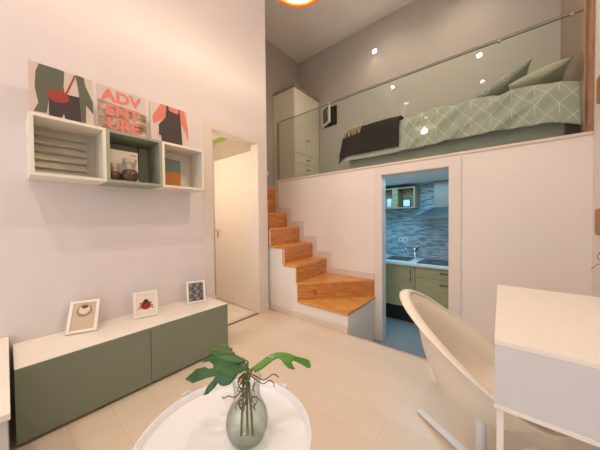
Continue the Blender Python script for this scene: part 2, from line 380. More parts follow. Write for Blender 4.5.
sk = [(-1.155, Z[1]), (-1.155, Z[1]+.075), (-1.75, Z[1]+.075), (-1.75, Z[2]+.085), (-1.985, Z[2]+.085), (-1.985, Z[3]+.085), (-2.215, Z[3]+.085), (-2.215, Z[4]+.085), (-2.46, Z[4]+.085), (-2.46, Z[5]+.085), (-2.70, Z[5]+.085), (-2.70, 1.72), (-2.785, 1.72), (-2.785, Z[5]), (-2.538, Z[5]), (-2.538, Z[4]), (-2.295, Z[4]), (-2.295, Z[3]), (-2.06, Z[3]), (-2.06, Z[2]), (-1.825, Z[2]), (-1.825, Z[1])]
bm = new(); prism(bm, sk, YP-.012, YP-.0005, axis='y'); obj('skirting', bm, M['skirt'], st)

# ------------------------------------------------------------------ loft: railing, wardrobe, bed
gr = thing('glass_railing', 'clear glass railing panel along the loft edge above the white partition', 'railing', (-1.13, YP+.05, 1.746))
bx('glass_panel', (-2.735, YP+.02, 1.746), (.468, YP+.03, 2.664), M['glass'], gr)
bx('end_strip', (-2.760, YP+.012, 1.746), (-2.735, YP+.038, 2.664), M['oak'], gr)
bx('top_edge', (-2.735, YP+.018, 2.664), (.468, YP+.032, 2.668), mat('glass_edge', (120, 112, 104), .3), gr)
for x in (-1.72, -.03, .40):
    bx('clip', (x, YP+.014, 2.652), (x+.016, YP+.036, 2.671), M['steel'], gr)
po = thing('loft_post', 'tall brown wood post at pillow end of the glass railing', 'post', (.495, YP+.05, 1.746))
bx('post', (.47, YP+.0, 1.746), (XR-.001, YP+.1, ZC-.001), M['oak'], po, bevel=.004)
bx('face_strip', (.474, YP-.008, 1.746), (.486, YP+.0, ZC-.001), mat('bronze_strip', (150, 118, 96), .22, metal=.7), po)

W0, W1, WF = 3.335, 4.105, -2.864
wd = thing('wardrobe', 'tall white wardrobe with panel doors above drawers beside the small loft window', 'wardrobe', (-3.13, 3.72, ZM))
M['ward'] = mat('wardrobe_white', (226, 222, 208), .5, vary=.01)
bx('carcass', (XLL+.002, W0, ZM), (WF-.022, W1, 3.50), M['ward'], wd, bevel=.003)
bx('cornice', (XLL+.002, W0-.012, 3.50), (WF+.008, W1, 3.545), mat('cornice_taupe', (150, 136, 118), .5), wd, bevel=.004)
ym = (W0+W1)/2
for y0, y1, ky in ((W0+.003, ym-.002, ym-.035), (ym+.002, W1-.003, ym+.035)):
    d = bx('door', (WF-.022, y0, 2.345), (WF-.006, y1, 3.495), M['ward'], wd, bevel=.002)
    boxes('door_moulding', [((WF-.006, y0, 2.345), (WF, y0+.06, 3.495)), ((WF-.006, y1-.06, 2.345), (WF, y1, 3.495)), ((WF-.006, y0+.06, 3.43), (WF, y1-.06, 3.495)), ((WF-.006, y0+.06, 2.345), (WF, y1-.06, 2.41)), ((WF-.006, y0+.06, 2.86), (WF, y1-.06, 2.92))], M['ward'], d, bevel=.002)
    bm = new(); lathe(bm, [(0, .02), (.011, .018), (.013, .01), (.006, 0)], 12)
    k = obj('knob', bm, M['dark'], d, local=True); k.data.transform(Matrix.Rotation(PI/2, 4, 'Y')); k.data.transform(Matrix.Translation(Vector((WF, ky, 2.62))-Vector(wd.location)))
for z0, z1 in ((2.160, 2.340), (1.972, 2.155), (1.785, 1.967)):
    d = bx('drawer', (WF-.022, W0+.003, z0), (WF, W1-.003, z1), M['ward'], wd, bevel=.003)
    bm = new(); tube(bm, [(WF, ym-.045, (z0+z1)/2), (WF+.025, ym-.04, (z0+z1)/2), (WF+.025, ym+.04, (z0+z1)/2), (WF, ym+.045, (z0+z1)/2)], .006); obj('handle', bm, M['dark'], d)

# bed
BX0, BX1, BY0, BY1, BT = -1.60, .505, 2.91, 4.08, 2.262
bed = thing('bed', 'low bed behind the glass railing with grey green fabric base', 'bed', (-.55, 3.5, ZM))
M['basefab'] = mat('bed_base_fabric', (160, 166, 154), .9, vary=.04, scale=60, bump=.2, bscale=300)
bx('bed_base', (BX0+.03, BY0+.03, ZM+.06), (BX1-.10, BY1, 1.95), M['basefab'], bed, bevel=.015)
bx('mattress', (BX0+.02, BY0+.03, 1.95), (BX1-.01, BY1, 2.20), mat('mattress_ticking', (222, 218, 208), .9), bed, bevel=.04)
bx('head_block', (BX1-.10, BY0+.03, ZM), (BX1-.01, BY1, 1.885), mat('dark_brown_wood', (70, 52, 42), .5), bed)
for x, y in ((BX0+.1, BY0+.1), (BX0+.1, BY1-.1)):
    bx('leg', (x-.03, y-.03, ZM), (x+.03, y+.03, ZM+.06), M['dark'], bed)
def drape(a0, a1, b0, b1, na, nb, off, hem_a, hem_b, wr, seed):
    """cloth laid over the bed: a runs along x (a<0 hangs off the foot), b runs along y (b<0 hangs down the front)"""
    rnd = random.Random(seed); ph = [rnd.uniform(0, 6) for _ in range(6)]
    bm = new(); uv = bm.loops.layers.uv.new('UVMap'); g = []; U = {}
    R = .07
    def fold(t):       # -> inward distance, drop
        if t >= R: return t, 0
        L = R*PI/2
        if t > R-L:
            q = (R-t)/R; return R-R*math.sin(q), R-R*math.cos(q)
        return 0, R+(R-L-t)
    for i in range(na+1):
        row = []
        for j in range(nb+1):
            a_ = a0+(a1-a0)*i/na; b_ = b0+(b1-b0)*j/nb
            x, dx = fold(a_); y, dy = fold(b_)
            dz = math.hypot(dx, dy) if max(dx, dy) < R else max(dx, dy)+.25*min(dx, dy)
            front = min(1, dy/.1); foot = min(1, dx/.1)
            f1 = 1-abs(math.sin((a_*.8-b_*1.7)*8+ph[0]+1.0*math.sin(a_*3+ph[2])))**.8
            f2 = math.sin((a_*1.4-b_*1.1)*25+ph[1]+math.sin(a_*5+ph[3]))
            w = wr*(.9*f1+.2*f2)*((.25+.75*min(1, max(0, (a_-.62)/.2)))*(1-.8*min(1, max(0, (a_-1.7)/.2))) if seed == 3 else 1)
            px = BX0+.05-off-foot*(w*.6+.22*dx)+x; py = BY0-off-front*(w+.012+.10*dy)+y
            pz = BT+off-dz+(1-front)*(w*.6+.012*math.sin(a_*4+ph[4])) 
            if a_ > 1.8: pz -= ((a_-1.8)/.28)**2*.085
            if front > 0 and dy > .05: pz -= wr*.25*math.sin(a_*3.1+ph[5])*min(1, dy/.25)
            v = bm.verts.new((px, py, pz)); U[v] = (a_, b_); row.append(v)
        g.append(row)
    for i in range(na):
        for j in range(nb):
            f = bm.faces.new([g[i][j], g[i+1][j], g[i+1][j+1], g[i][j+1]]); f.smooth = True
            for l in f.loops: l[uv].uv = U[l.vert]
    return bm
M['duvet'] = diamond_mat('duvet_fabric', (190, 196, 186), (240, 240, 232), 11)
bm = drape(-.30, 2.025, -.345, 1.14, 200, 80, .0, 0, 0, .055, 3)
dv = obj('duvet', bm, M['duvet'], None, solid=.012)
dv['label'] = 'rumpled sage green duvet with white diamond lines spread over the loft bed'; dv['category'] = 'duvet'
M['throwfab'] = mat('dark_brown_wool', (30, 23, 19), .95, vary=.12, scale=80, bump=.4, bscale=400)
th = thing('throw_blanket', 'dark brown wool throw with cream fringe over the foot of the loft bed', 'blanket', (BX0+.3, 3.1, 2.25))
bm = drape(-.28, .69, -.335, .80, 60, 50, .034, 0, 0, .010, 9); obj('blanket', bm, M['throwfab'], th, solid=.012)
bm = new()
for k in range(9):
    x = BX0+.02+k*.028; y = BY0-.055; z = BT+.01-k*-.004
    tube(bm, spline([(x+.03, y+.07, z+.045), (x+.01, y+.015, z+.02), (x-.006, y-.01, z-.04), (x+random.uniform(-.02, .01), y-.012, z-.10)], 5), .006, 6)
obj('fringe', bm, mat('cream_fringe', (226, 206, 176), .95), th)

def cushion(name, label, loc, rot, w, h, t, m, grp=None):
    r = thing(name, label, 'pillow', loc, rot, grp)
    bm = new(); uv = bm.loops.layers.uv.new('UVMap'); n = 22; U = {}
    grids = []
    for s in (1, -1):
        g = []
        for i in range(n+1):
            row = []
            for j in range(n+1):
                a_ = -1+2*i/n; b_ = -1+2*j/n
                k = ((1-abs(a_)**2.6)*(1-abs(b_)**2.6))
                pin = 1-.07*(1-abs(a_)**2) * (abs(b_)**3); pin2 = 1-.07*(1-abs(b_)**2)*(abs(a_)**3)
                if s == -1 and (i in (0, n) or j in (0, n)): v = grids[0][i][j]
                else:
                    v = bm.verts.new((a_*w/2*pin2, s*t/2*max(0, k)**.55*(1+.05*math.sin(a_*7+b_*5)), b_*h/2*pin+h/2)); U[v] = (a_*w/2, b_*h/2)
                row.append(v)
            g.append(row)
        grids.append(g)
        for i in range(n):
            for j in range(n):
                f = bm.faces.new([g[i][j], g[i+1][j], g[i+1][j+1], g[i][j+1]]); f.smooth = True
                for l in f.loops: l[uv].uv = U[l.vert]
    obj('pillow_cover', bm, m, r, local=True); return r
M['pilA'] = mat('pillow_plain', (206, 206, 186), .9, vary=.05, scale=9)
M['pilB'] = diamond_mat('pillow_diamond', (172, 180, 170), (228, 228, 218), 11)
def pil_rot(al):
    Zp = Vector((math.cos(al), 0, math.sin(al))); Xp = Vector((0, 1, 0)); Yp = Zp.cross(Xp)
    return Matrix((Xp, Yp, Zp)).transposed().to_euler()
cushion('pillow', 'plain pale olive pillow lying in front at the head of the loft bed', (.045, 3.245, 2.352), pil_rot(math.radians(13)), .46, .42, .12, M['pilA'])
cushion('pillow', 'diamond patterned pillow propped behind the plain one on the loft bed', (-.33, 3.50, 2.36), pil_rot(math.radians(27)), .50, .62, .12, M['pilB'])

# spot on the upper loft wall
def downlight(name, label, loc, rot, r=.04, grp=None, e=40):
    t = thing(name, label, 'ceiling light', loc, rot, grp)
    bm = new(); lathe(bm, [(r, 0), (r*1.35, 0), (r*1.35, -.008), (r, -.012)], 24, close=True); obj('trim_ring', bm, M['white'], t, local=True)
    bm = new(); lathe(bm, [(0, -.003), (r*.99, -.003)], 24); obj('bulb', bm, emit('lit_bulb', (255, 240, 220), e), t, local=True)
    return t
downlight('wall_spotlight', 'small round lit spotlight on the upper loft wall', (-1.69, YB-.0125, 3.998), (PI/2*-1, 0, 0), .035, e=60)

# socket on loft wall
tag(bx('light_switch', (XLL, 3.10, 1.96), (XLL+.008, 3.18, 2.04), M['white'], bevel=.002), 'small white switch plate on loft wall above the top stairs', 'switch')

# ------------------------------------------------------------------ kitchen seen through the doorway
M['kdoor'] = wood('kitchen_front', (176, 166, 122), (186, 176, 132), (2, 2, 8), rough=.5, knots=False, coat=0)
M['kdark'] = mat('kitchen_handle', (74, 66, 54), .4, metal=.6)
wt = thing('kitchen_worktop', 'pale worktop running along the mosaic wall in the kitchen', 'worktop', (-.8, 3.7, .495))
boxes('worktop', [((-2.195, 3.38, .495), (.51, 3.995, .53))], mat('worktop_white', (226, 230, 230), .3), wt, bevel=.004)
bx('sink_rim', (-1.33, 3.52, .53), (-.98, 3.90, .536), M['steel'], wt, bevel=.002)
bx('sink_shade_plate', (-1.31, 3.54, .536), (-1.0, 3.88, .5375), mat('sink_shadow', (120, 110, 104), .4, metal=.8), wt)  # flat plate, the shade of the bowl put into its colour
cu = thing('base_cabinet', 'olive kitchen base cabinet under the sink with vertical bar handle', 'cabinet', (-1.2, 3.7, ZK))
bx('carcass', (-1.46, 3.44, -.075), (-.876, 3.99, .495), M['kdoor'], cu)
d = bx('cabinet_door', (-1.458, 3.42, -.073), (-.878, 3.44, .49), M['kdoor'], cu, bevel=.002)
bm = new(); tube(bm, [(-.925, 3.42, .42), (-.925, 3.395, .42), (-.925, 3.395, .30), (-.925, 3.42, .30)], .006); obj('handle', bm, M['kdark'], d)
bx('shaded_plinth', (-1.46, 3.50, ZK), (-.876, 3.52, -.075), M['dark'], cu)  # shadow under the cabinet put into the dark colour
cu = thing('base_cabinet', 'olive kitchen drawer cabinet under the black hob', 'cabinet', (-.55, 3.7, ZK))
bx('carcass', (-.872, 3.44, -.075), (-.1, 3.99, .495), M['kdoor'], cu)
for z0, z1 in ((.352, .49), (-.073, .348)):
    d = bx('drawer', (-.87, 3.42, z0), (-.102, 3.44, z1), M['kdoor'], cu, bevel=.002)
    zz = z1-.055
    bm = new(); tube(bm, [(-.58, 3.42, zz), (-.58, 3.395, zz), (-.44, 3.395, zz), (-.44, 3.42, zz)], .006); obj('handle', bm, M['kdark'], d)
bx('shaded_plinth', (-.872, 3.50, ZK), (-.1, 3.52, -.075), M['dark'], cu)  # painted dark for the shadow below the drawers
tag(bx('hob', (-.86, 3.44, .5305), (-.22, 3.90, .537), mat('hob_glass', (26, 28, 32), .08), bevel=.002), 'black glass hob set in the kitchen worktop', 'hob')
hd = thing('cooker_hood', 'stainless steel pyramid cooker hood above the hob', 'cooker hood', (-.6, 3.75, 1.12))
bm = new()
v0 = [bm.verts.new(p) for p in ((-.93, 3.5, 1.14), (-.27, 3.5, 1.14), (-.27, 3.995, 1.14), (-.93, 3.995, 1.14))]
v1 = [bm.verts.new(p) for p in ((-.71, 3.74, 1.27), (-.49, 3.74, 1.27), (-.49, 3.995, 1.27), (-.71, 3.995, 1.27))]
bm.faces.new(list(reversed(v0))); bm.faces.new(v1)
for i in range(4): bm.faces.new([v0[i], v0[(i+1) % 4], v1[(i+1) % 4], v1[i]])
box(bm, (-.93, 3.5, 1.115), (-.27, 3.995, 1.14)); obj('canopy', bm, mat('hood_steel', (104, 108, 110), .42, metal=.85), hd)
bx('chimney', (-.71, 3.74, 1.27), (-.49, 3.995, 1.627), mat('hood_chimney', (140, 124, 114), .5, metal=.5), hd)
sh = thing('kitchen_wall_shelf', 'open oak box shelf on the kitchen mosaic wall', 'shelf', (-1.28, 3.85, 1.27))
M['koak'] = wood('kitchen_oak', (150, 122, 88), (170, 142, 104), (3, 12, 12), knots=False)
boxes('shelf_box', [((-1.65, 3.72, 1.27), (-.95, 3.995, 1.29)), ((-1.65, 3.72, 1.56), (-.95, 3.995, 1.58)), ((-.97, 3.72, 1.29), (-.95, 3.995, 1.56)), ((-1.65, 3.72, 1.29), (-1.63, 3.995, 1.56)), ((-1.27, 3.72, 1.29), (-1.19, 3.995, 1.56))], M['koak'], sh)
bx('back_panel', (-1.63, 3.985, 1.29), (-.97, 3.995, 1.56), mat('shelf_back', (206, 186, 150), .6), sh)
pf = thing('photo_frame', 'small black photo frame standing in the kitchen wall shelf', 'photo frame', (-1.08, 3.78, 1.29))
boxes('frame', [((-1.14, 3.775, 1.29), (-1.02, 3.79, 1.302)), ((-1.14, 3.775, 1.402), (-1.02, 3.79, 1.414)), ((-1.14, 3.775, 1.302), (-1.128, 3.79, 1.402)), ((-1.032, 3.775, 1.302), (-1.02, 3.79, 1.402))], M['black'], pf)
bx('print', (-1.128, 3.782, 1.302), (-1.032, 3.788, 1.402), mat('paper', (224, 222, 216), .7), pf)
bm = new(); lathe(bm, [(0, 0), (.045, 0), (.05, .02), (.05, .12), (.04, .14), (0, .14)], 20, (-1.33, 3.80, 1.29)); tag(obj('canister', bm, mat('white_ceramic', (226, 224, 220), .3)), 'white canister standing in the kitchen wall shelf', 'canister')
tp = thing('kitchen_tap', 'chrome mixer tap behind the kitchen sink', 'tap', (-.97, 3.84, .53))
bm = new(); lathe(bm, [(0, 0), (.028, 0), (.028, .02), (.022, .03), (.022, .15), (0, .16)], 16, (-.985, 3.86, .5302)); obj('tap_body', bm, M['chrome'], tp)
bm = new(); tube(bm, spline([(-1.0, 3.86, .66), (-1.04, 3.83, .69), (-1.09, 3.78, .68), (-1.10, 3.76, .64)], 5), .012); obj('spout', bm, M['chrome'], tp)
bm = new(); tube(bm, [(-.965, 3.86, .66), (-.93, 3.84, .70)], .010); obj('lever', bm, M['kdark'], tp)
so = thing('power_socket', 'white double power socket on the kitchen mosaic wall', 'socket', (-1.19, 3.995, .79))
bx('plate', (-1.265, 3.992, .755), (-1.125, 4.0, .83), M['white'], so, bevel=.002)
for x in (-1.23, -1.16):
    bm = new(); lathe(bm, [(0, 0), (.022, 0), (.022, .002), (0, .002)], 16); o = obj('outlet', bm, mat('socket_grey', (170, 172, 172), .5), so, local=True); o.data.transform(Matrix.Rotation(PI/2, 4, 'X')); o.location = Vector((x, 3.992, .7925))-Vector(so.location)

# ------------------------------------------------------------------ left wall: low cabinet and wall shelves
CX = -1.826; CT = .395
cb = thing('low_cabinet', 'long low sage green media cabinet with white top under the wall shelves', 'cabinet', (-2.03, .61, 0))
bx('cabinet_top', (XL+.002, .01, CT-.014), (CX-.004, 1.21, CT), M['white'], cb, bevel=.0015)
bx('carcass', (XL+.002, .012, .03), (CX-.02, 1.208, CT-.014), M['white'], cb)
bx('shaded_plinth', (XL+.03, .03, 0), (CX-.05, 1.19, .03), M['dark'], cb)  # dark colour stands in for the shadow gap under the cabinet
for y0, y1 in ((.01, .6085), (.6115, 1.21)):
    bx('cabinet_door', (CX-.018, y0, .018), (CX, y1, CT-.001), M['green'], cb, bevel=.0012)

bn = thing('storage_bench', 'white low bench unit beside the end of the long green cabinet', 'bench', (-1.77, -.6, 0))
bx('bench_top', (XL+.002, -1.2, .425), (-1.32, -.004, .449), M['white'], bn, bevel=.002)
bx('bench_body', (XL+.002, -1.19, .03), (-1.335, -.012, .425), mat('bench_shaded_white', (206, 206, 208), .5), bn)  # white unit; the shaded front is put into a greyer colour
bx('shaded_plinth', (XL+.03, -1.16, 0), (-1.38, -.03, .03), M['dark'], bn)

SX, S0, SW, SB, SH = -1.981, .090, .338, 1.377, .346
T = .018
def cube_shelf(k, m, mb, label):
    y0 = S0+k*SW+.0005; y1 = y0+SW-.001; z0, z1 = SB, SB+SH
    s = thing('wall_shelf', label, 'wall shelf', (XL, (y0+y1)/2, z0), group='square wall shelves on the left wall')
    bx('shelf_top', (XL+.001, y0, z1-T), (SX, y1, z1), m, s, bevel=.001)
    bx('shelf_bottom', (XL+.001, y0, z0), (SX, y1, z0+T), m, s, bevel=.001)
    for ya in (y0, y1-T): bx('shelf_side', (XL+.001, ya, z0+T), (SX, ya+T, z1-T), m, s, bevel=.001)
    bx('shelf_back', (XL+.001, y0+T, z0+T), (XL+.02, y1-T, z1-T), mb, s)
    return s, y0+T, y1-T
M['louvre'] = mat('louvre_grey', (206, 204, 190), .5)
s1, a0, a1 = cube_shelf(0, M['cream'], M['louvre'], 'cream square wall shelf with horizontal louvres inside, below green jacket canvas')
bm = new()
for i in range(6):
    z = SB+T+.008+i*.049
    prism(bm, [(XL+.02, z), (XL+.052, z+.004), (XL+.030, z+.040), (XL+.02, z+.040)], a0+.002, a1-.048, axis='y')
obj('louvres', bm, M['louvre'], s1)
s2, b0, b1 = cube_shelf(1, M['green_in'], M['green_in'], 'sage green square wall shelf holding two brown vases and a print')
bx('back_seam', (XL+.02, b1-.075, SB+T), (XL+.026, b1-.069, SB+SH-T), M['dark'], s2)
bx('top_seam', (XL+.02, b0, SB+SH-T-.012), (XL+.026, b1, SB+SH-T-.006), M['dark'], s2)
s3, c0, c1 = cube_shelf(2, M['cream'], M['cream'], 'cream square wall shelf beside the door frame, holding a small canvas')

FACE = (0, 0, PI/2)           # turns a thing built facing -y to face +x
def lean(deg, yaw=90): return (-math.radians(deg), 0, math.radians(yaw))
def flat(bm, pts, y, mi=0, s=1, t=.0006):
    prism(bm, pts, y, y-t, mi, axis='y')
def ell(cx, cz, rx, rz, n=24, a0=0, a1=2*PI): return [(cx+rx*math.cos(a0+(a1-a0)*i/n), cz+rz*math.sin(a0+(a1-a0)*i/n)) for i in range(n if a1-a0 > 6 else n+1)]

# things in the shelves
zb = SB+T
cd = thing('picture_card', 'white square print card at the back of the green wall shelf', 'print', (-2.07, .542, zb), lean(3))
bx('card', (-.092, 0, 0), (.092, .006, .225), mat('white_card', (238, 232, 218), .6), cd, local=True)
bx('caption', (.045, -.0005, .196), (.082, 0, .206), mat('caption_grey', (170, 160, 146), .7), cd, local=True)
M['vase_brown'] = mat('brown_glaze', (84, 56, 42), .3, vary=.35, scale=30, coat=.4)
M['vase_speck'] = mat('speckled_grey', (170, 156, 140), .5, vary=.4, scale=60)
def stoneware(y, x, k, label):
    v = thing('stoneware_vase', label, 'vase', (x, y, zb))
    bm = new(); lathe(bm, [(0, 0), (.028*k, 0), (.042*k, .02*k), (.046*k, .038*k), (.040*k, .058*k), (.027*k, .072*k)], 24, (x, y, zb)); obj('vase_body', bm, M['vase_brown'], v)
    bm = new(); lathe(bm, [(.027*k, .072*k), (.024*k, .08*k), (.032*k, .10*k), (.036*k, .134*k), (.032*k, .134*k), (.026*k, .10*k), (0, .085*k)], 24, (x, y, zb)); obj('vase_neck', bm, M['vase_speck'], v)
stoneware(.566, -2.022, 1.17, 'larger brown stoneware vase with grey neck in the green shelf')
stoneware(.478, -2.034, .86, 'smaller brown stoneware vase beside the larger one in the green shelf')
bk = thing('small_canvas', 'small canvas with teal top and orange bottom in the cream shelf by the door', 'canvas', (-2.06, .870, zb), lean(2))
bx('canvas_upper', (-.068, 0, .118), (.068, .016, .222), mat('teal_paint', (96, 112, 108), .7), bk, local=True)
bx('canvas_lower', (-.068, 0, 0), (.068, .016, .118), mat('orange_paint', (176, 112, 46), .7), bk, local=True)

# three canvases standing on the shelves
ZT = SB+SH
def canvas(yc, w, h, m, label, x=-2.012):
    t = thing('canvas_print', label, 'canvas print', (x, yc, ZT+.0015), lean(3.2), group='canvas prints standing on the wall shelves')
    bx('canvas', (-w/2, 0, 0), (w/2, .02, h), m, t, bevel=.001, local=True)
    return t
def art(t, w, h, shapes, name, mats):
    bm = new()
    for k, (pts, mi) in enumerate(shapes):
        flat(bm, [((u-.5)*w, v*h) for u, v in pts], -.0002-.0006*k, mi, t=.0006)
    return obj(name, bm, mats, t, local=True)
G_, R_, D_, S_ = (mat('art_green', (96, 100, 86), .7), mat('art_red', (158, 64, 54), .7), mat('art_dark', (66, 56, 58), .7), mat('art_skin', (214, 128, 112), .7))
w, h = .275, .297
t = canvas(.235, w, h, mat('art_ground', (212, 196, 186), .7), 'canvas print of figure in green jacket with red bag')
art(t, w, h, [
    ([(.15, .99), (.43, 1), (.53, .995), (.51, .68), (.53, .52), (.30, .5), (.24, .06), (.05, .04), (.125, .22), (.08, .51), (.10, .83)], 0),
    ([(.28, .40), (.55, .53), (.78, .55), (.80, .12), (.80, .0), (.53, .0), (.5, .12), (.45, .0), (.27, .0)], 2),
    ([(.71, 1), (.85, 1), (.875, .83), (1, .52), (1, .26), (.875, .42), (.86, 0), (.78, 0), (.76, .61)], 0),
    ([(.515, .5), (.55, .5), (.715, .98), (.69, .98)], 1),
    (ell(.42, .45, .17, .13), 1)], 'printed_figure', [G_, R_, D_])
w = .277
def photo_mat():
    m, nt, out = nodes_of('art_photo'); L = nt.links
    b = nt.nodes.new('ShaderNodeBsdfPrincipled'); b.inputs['Roughness'].default_value = .7; L.new(b.outputs[0], out.inputs[0])
    tc = nt.nodes.new('ShaderNodeTexCoord'); mp = nt.nodes.new('ShaderNodeMapping'); mp.inputs['Scale'].default_value = (9, 9, 16); L.new(tc.outputs['Object'], mp.inputs[0])
    n = nt.nodes.new('ShaderNodeTexNoise'); n.inputs['Scale'].default_value = 1.6; n.inputs['Detail'].default_value = 6; L.new(mp.outputs[0], n.inputs['Vector'])
    r = nt.nodes.new('ShaderNodeValToRGB'); e = r.color_ramp.elements
    e[0].position = .35; e[0].color = (*lin((112, 84, 62)), 1); e[1].position = .68; e[1].color = (*lin((206, 190, 176)), 1)
    q = e.new(.5); q.color = (*lin((160, 132, 108)), 1)
    L.new(n.outputs[0], r.inputs[0]); L.new(r.outputs[0], b.inputs['Base Color']); return m
t = canvas(.536, w, h, mat('art_sky', (210, 198, 190), .7), 'canvas print with large pink ADVENTURE lettering over a landscape')
art(t, w, h, [([(0, 0), (1, 0), (1, .56), (.62, .60), (.3, .62), (0, .66)], 0)], 'printed_landscape', [photo_mat()])
pink = mat('art_pink', (222, 132, 122), .7)
def text(body, size, loc, m, parent, sx=1, off=.012, name='lettering'):
    c = bpy.data.curves.new('lettering_curve', 'FONT'); c.body = body; c.size = size; c.align_x = 'CENTER'; c.offset = off*size; c.extrude = .0004; c.space_character = 1.05
    o = bpy.data.objects.new('lettering_curve', c); COL.objects.link(o)
    dg = bpy.context.evaluated_depsgraph_get(); me = bpy.data.meshes.new_from_object(o.evaluated_get(dg))
    bpy.data.objects.remove(o); me.name = name; me.materials.clear(); me.materials.append(m)
    me.transform(Matrix.Translation(loc) @ Matrix.Rotation(PI/2, 4, 'X') @ Matrix.Diagonal((sx, 1, 1, 1)))
    q = bpy.data.objects.new(name, me); COL.objects.link(q); q.parent = parent; return q
text('ADV', .104, (-.006, -.0018, .203), pink, t, 1.02, .045)
text('ENT', .100, (-.004, -.0018, .107), pink, t, 1.0, .045)
text('URE', .100, (-.002, -.0018, .014), pink, t, .98, .045)
w = .28
t = canvas(.845, w, h, mat('art_ground_pink', (214, 198, 190), .7), 'canvas print of figure in dark vest with pink arms')
art(t, w, h, [
    ([(.47, 1), (.74, 1), (.74, .84), (.47, .86)], 0),
    ([(.27, 1), (.43, 1), (.40, .66), (.07, .43), (.05, .62)], 0),
    ([(.77, 1), (.92, 1), (1, .5), (1, .14), (.93, .40), (.78, .66)], 0),
    ([(.42, 1), (.46, 1), (.49, .88), (.73, .85), (.745, 1), (.775, 1), (.80, .56), (.82, 0), (.26, 0), (.24, .17), (.19, .17), (.2, .45), (.38, .67)], 1)], 'printed_figure', [S_, D_])

# framed prints on the low cabinet
M['fr_white'] = mat('frame_white', (240, 232, 222), .4)
def framed(loc, w, h, deg, yaw, label, bw=.018, ground=(238, 226, 212)):
    t = thing('photo_frame', label, 'photo frame', loc, lean(deg, yaw), group='small white frames on the low cabinet')
    boxes('frame', [((-w/2, 0, 0), (-w/2+bw, .014, h)), ((w/2-bw, 0, 0), (w/2, .014, h)), ((-w/2+bw, 0, 0), (w/2-bw, .014, bw)), ((-w/2+bw, 0, h-bw), (w/2-bw, .014, h))], M['fr_white'], t, bevel=.001, local=True)
    p = bx('print', (-w/2+bw, .006, bw), (w/2-bw, .010, h-bw), mat('print_ground', ground, .6), t, local=True)
    bm = new(); prism(bm, [(-.02, .0), (.02, 0), (.012, h*.7), (-.012, h*.7)], .014, .017, axis='y'); s = obj('easel_back', bm, M['fr_white'], t, local=True)
    return t, p
t, p = framed((-2.083, .293, CT+.009), .157, .21, 32, 67, 'white photo frame leaning back, beige print with round collar motif', ground=(206, 184, 162))
bm = new(); flat(bm, ell(0, .140, .042, .040), .006, 0); flat(bm, ell(0, .147, .030, .030), .0054, 1); flat(bm, ell(0, .166, .018, .012), .0048, 2)
obj('collar_motif', bm, [mat('motif_taupe', (160, 136, 116), .7), mat('motif_pale', (228, 212, 196), .7), mat('motif_dark', (104, 82, 68), .7)], p, local=True)
t, p = framed((-2.05, .657, CT+.005), .158, .188, 17, 74, 'white photo frame with red ladybird print on the low cabinet')
bm = new(); cx, cz = 0, .084
flat(bm, ell(cx, cz, .034, .031), .0055, 0); flat(bm, ell(cx+.001, cz+.033, .014, .012), .0049, 1); flat(bm, ell(cx, cz+.024, .021, .010), .0046, 1)
flat(bm, [(cx-.001, cz-.03), (cx+.001, cz-.03), (cx+.001, cz+.02), (cx-.001, cz+.02)], .0042, 1)
for sx in (-1, 1):
    flat(bm, ell(cx+sx*.015, cz+.004, .006, .006), .0042, 1); flat(bm, ell(cx+sx*.014, cz-.015, .005, .005), .0042, 1)
    for zz, dx in ((.018, .040), (-.002, .046), (-.018, .048)):
        flat(bm, [(cx+sx*.026, cz+zz), (cx+sx*dx, cz+zz-.008), (cx+sx*(dx+.002), cz+zz-.002), (cx+sx*.027, cz+zz+.006)], .006, 1)
obj('ladybird_motif', bm, [mat('ladybird_red', (176, 40, 36), .5), mat('ladybird_black', (52, 44, 48), .5)], p, local=True)
t, p = framed((-2.047, 1.047, CT+.005), .152, .190, 17, 68, 'white photo frame with dark grey leaf pattern beside the door frame', bw=.017, ground=(112, 110, 108))
bm = new()
for i in range(4):
    for j in range(5):
        x = -.044+i*.028+(.013 if j % 2 else 0); z = .034+j*.030
        if x > .05: continue
        flat(bm, [(x-.010, z), (x, z-.012), (x+.010, z), (x, z+.012)], .0055-.0001*j, (i+j) % 2)
obj('leaf_pattern', bm, [mat('pattern_pale', (166, 164, 158), .7), mat('pattern_dark', (76, 76, 80), .7)], p, local=True)

# ------------------------------------------------------------------ coffee table
TC = (-.556, .360); TZ = .530
ct = thing('coffee_table', 'round white metal tray coffee table carrying the glass vase of leaves', 'coffee table', (TC[0], TC[1], 0))
M['metal_white'] = mat('white_metal', (236, 239, 244), .22, vary=.006, spec=.6)
bm = new(); lathe(bm, [(0, TZ-.004), (.210, TZ-.004), (.2225, TZ-.004), (.2235, TZ+.022), (.2205, TZ+.022), (.215, TZ+.004), (.208, TZ), (0, TZ)], 72, (*TC, 0)); obj('tray', bm, M['metal_white'], ct)
for k in range(4):
    a = math.radians(1+90*k); c, s = math.cos(a), math.sin(a)
    bm = new()
    box(bm, (.2235, -.011, .012), (.2275, .011, TZ+.031)); o = obj('leg', bm, M['metal_white'], ct, local=True); o.data.transform(Matrix.Rotation(a, 4, 'Z'))
bm = new(); lathe(bm, [(.2225, 0), (.2285, 0), (.2285, .014), (.2225, .014)], 64, (*TC, 0), close=True); obj('base_ring', bm, M['metal_white'], ct)

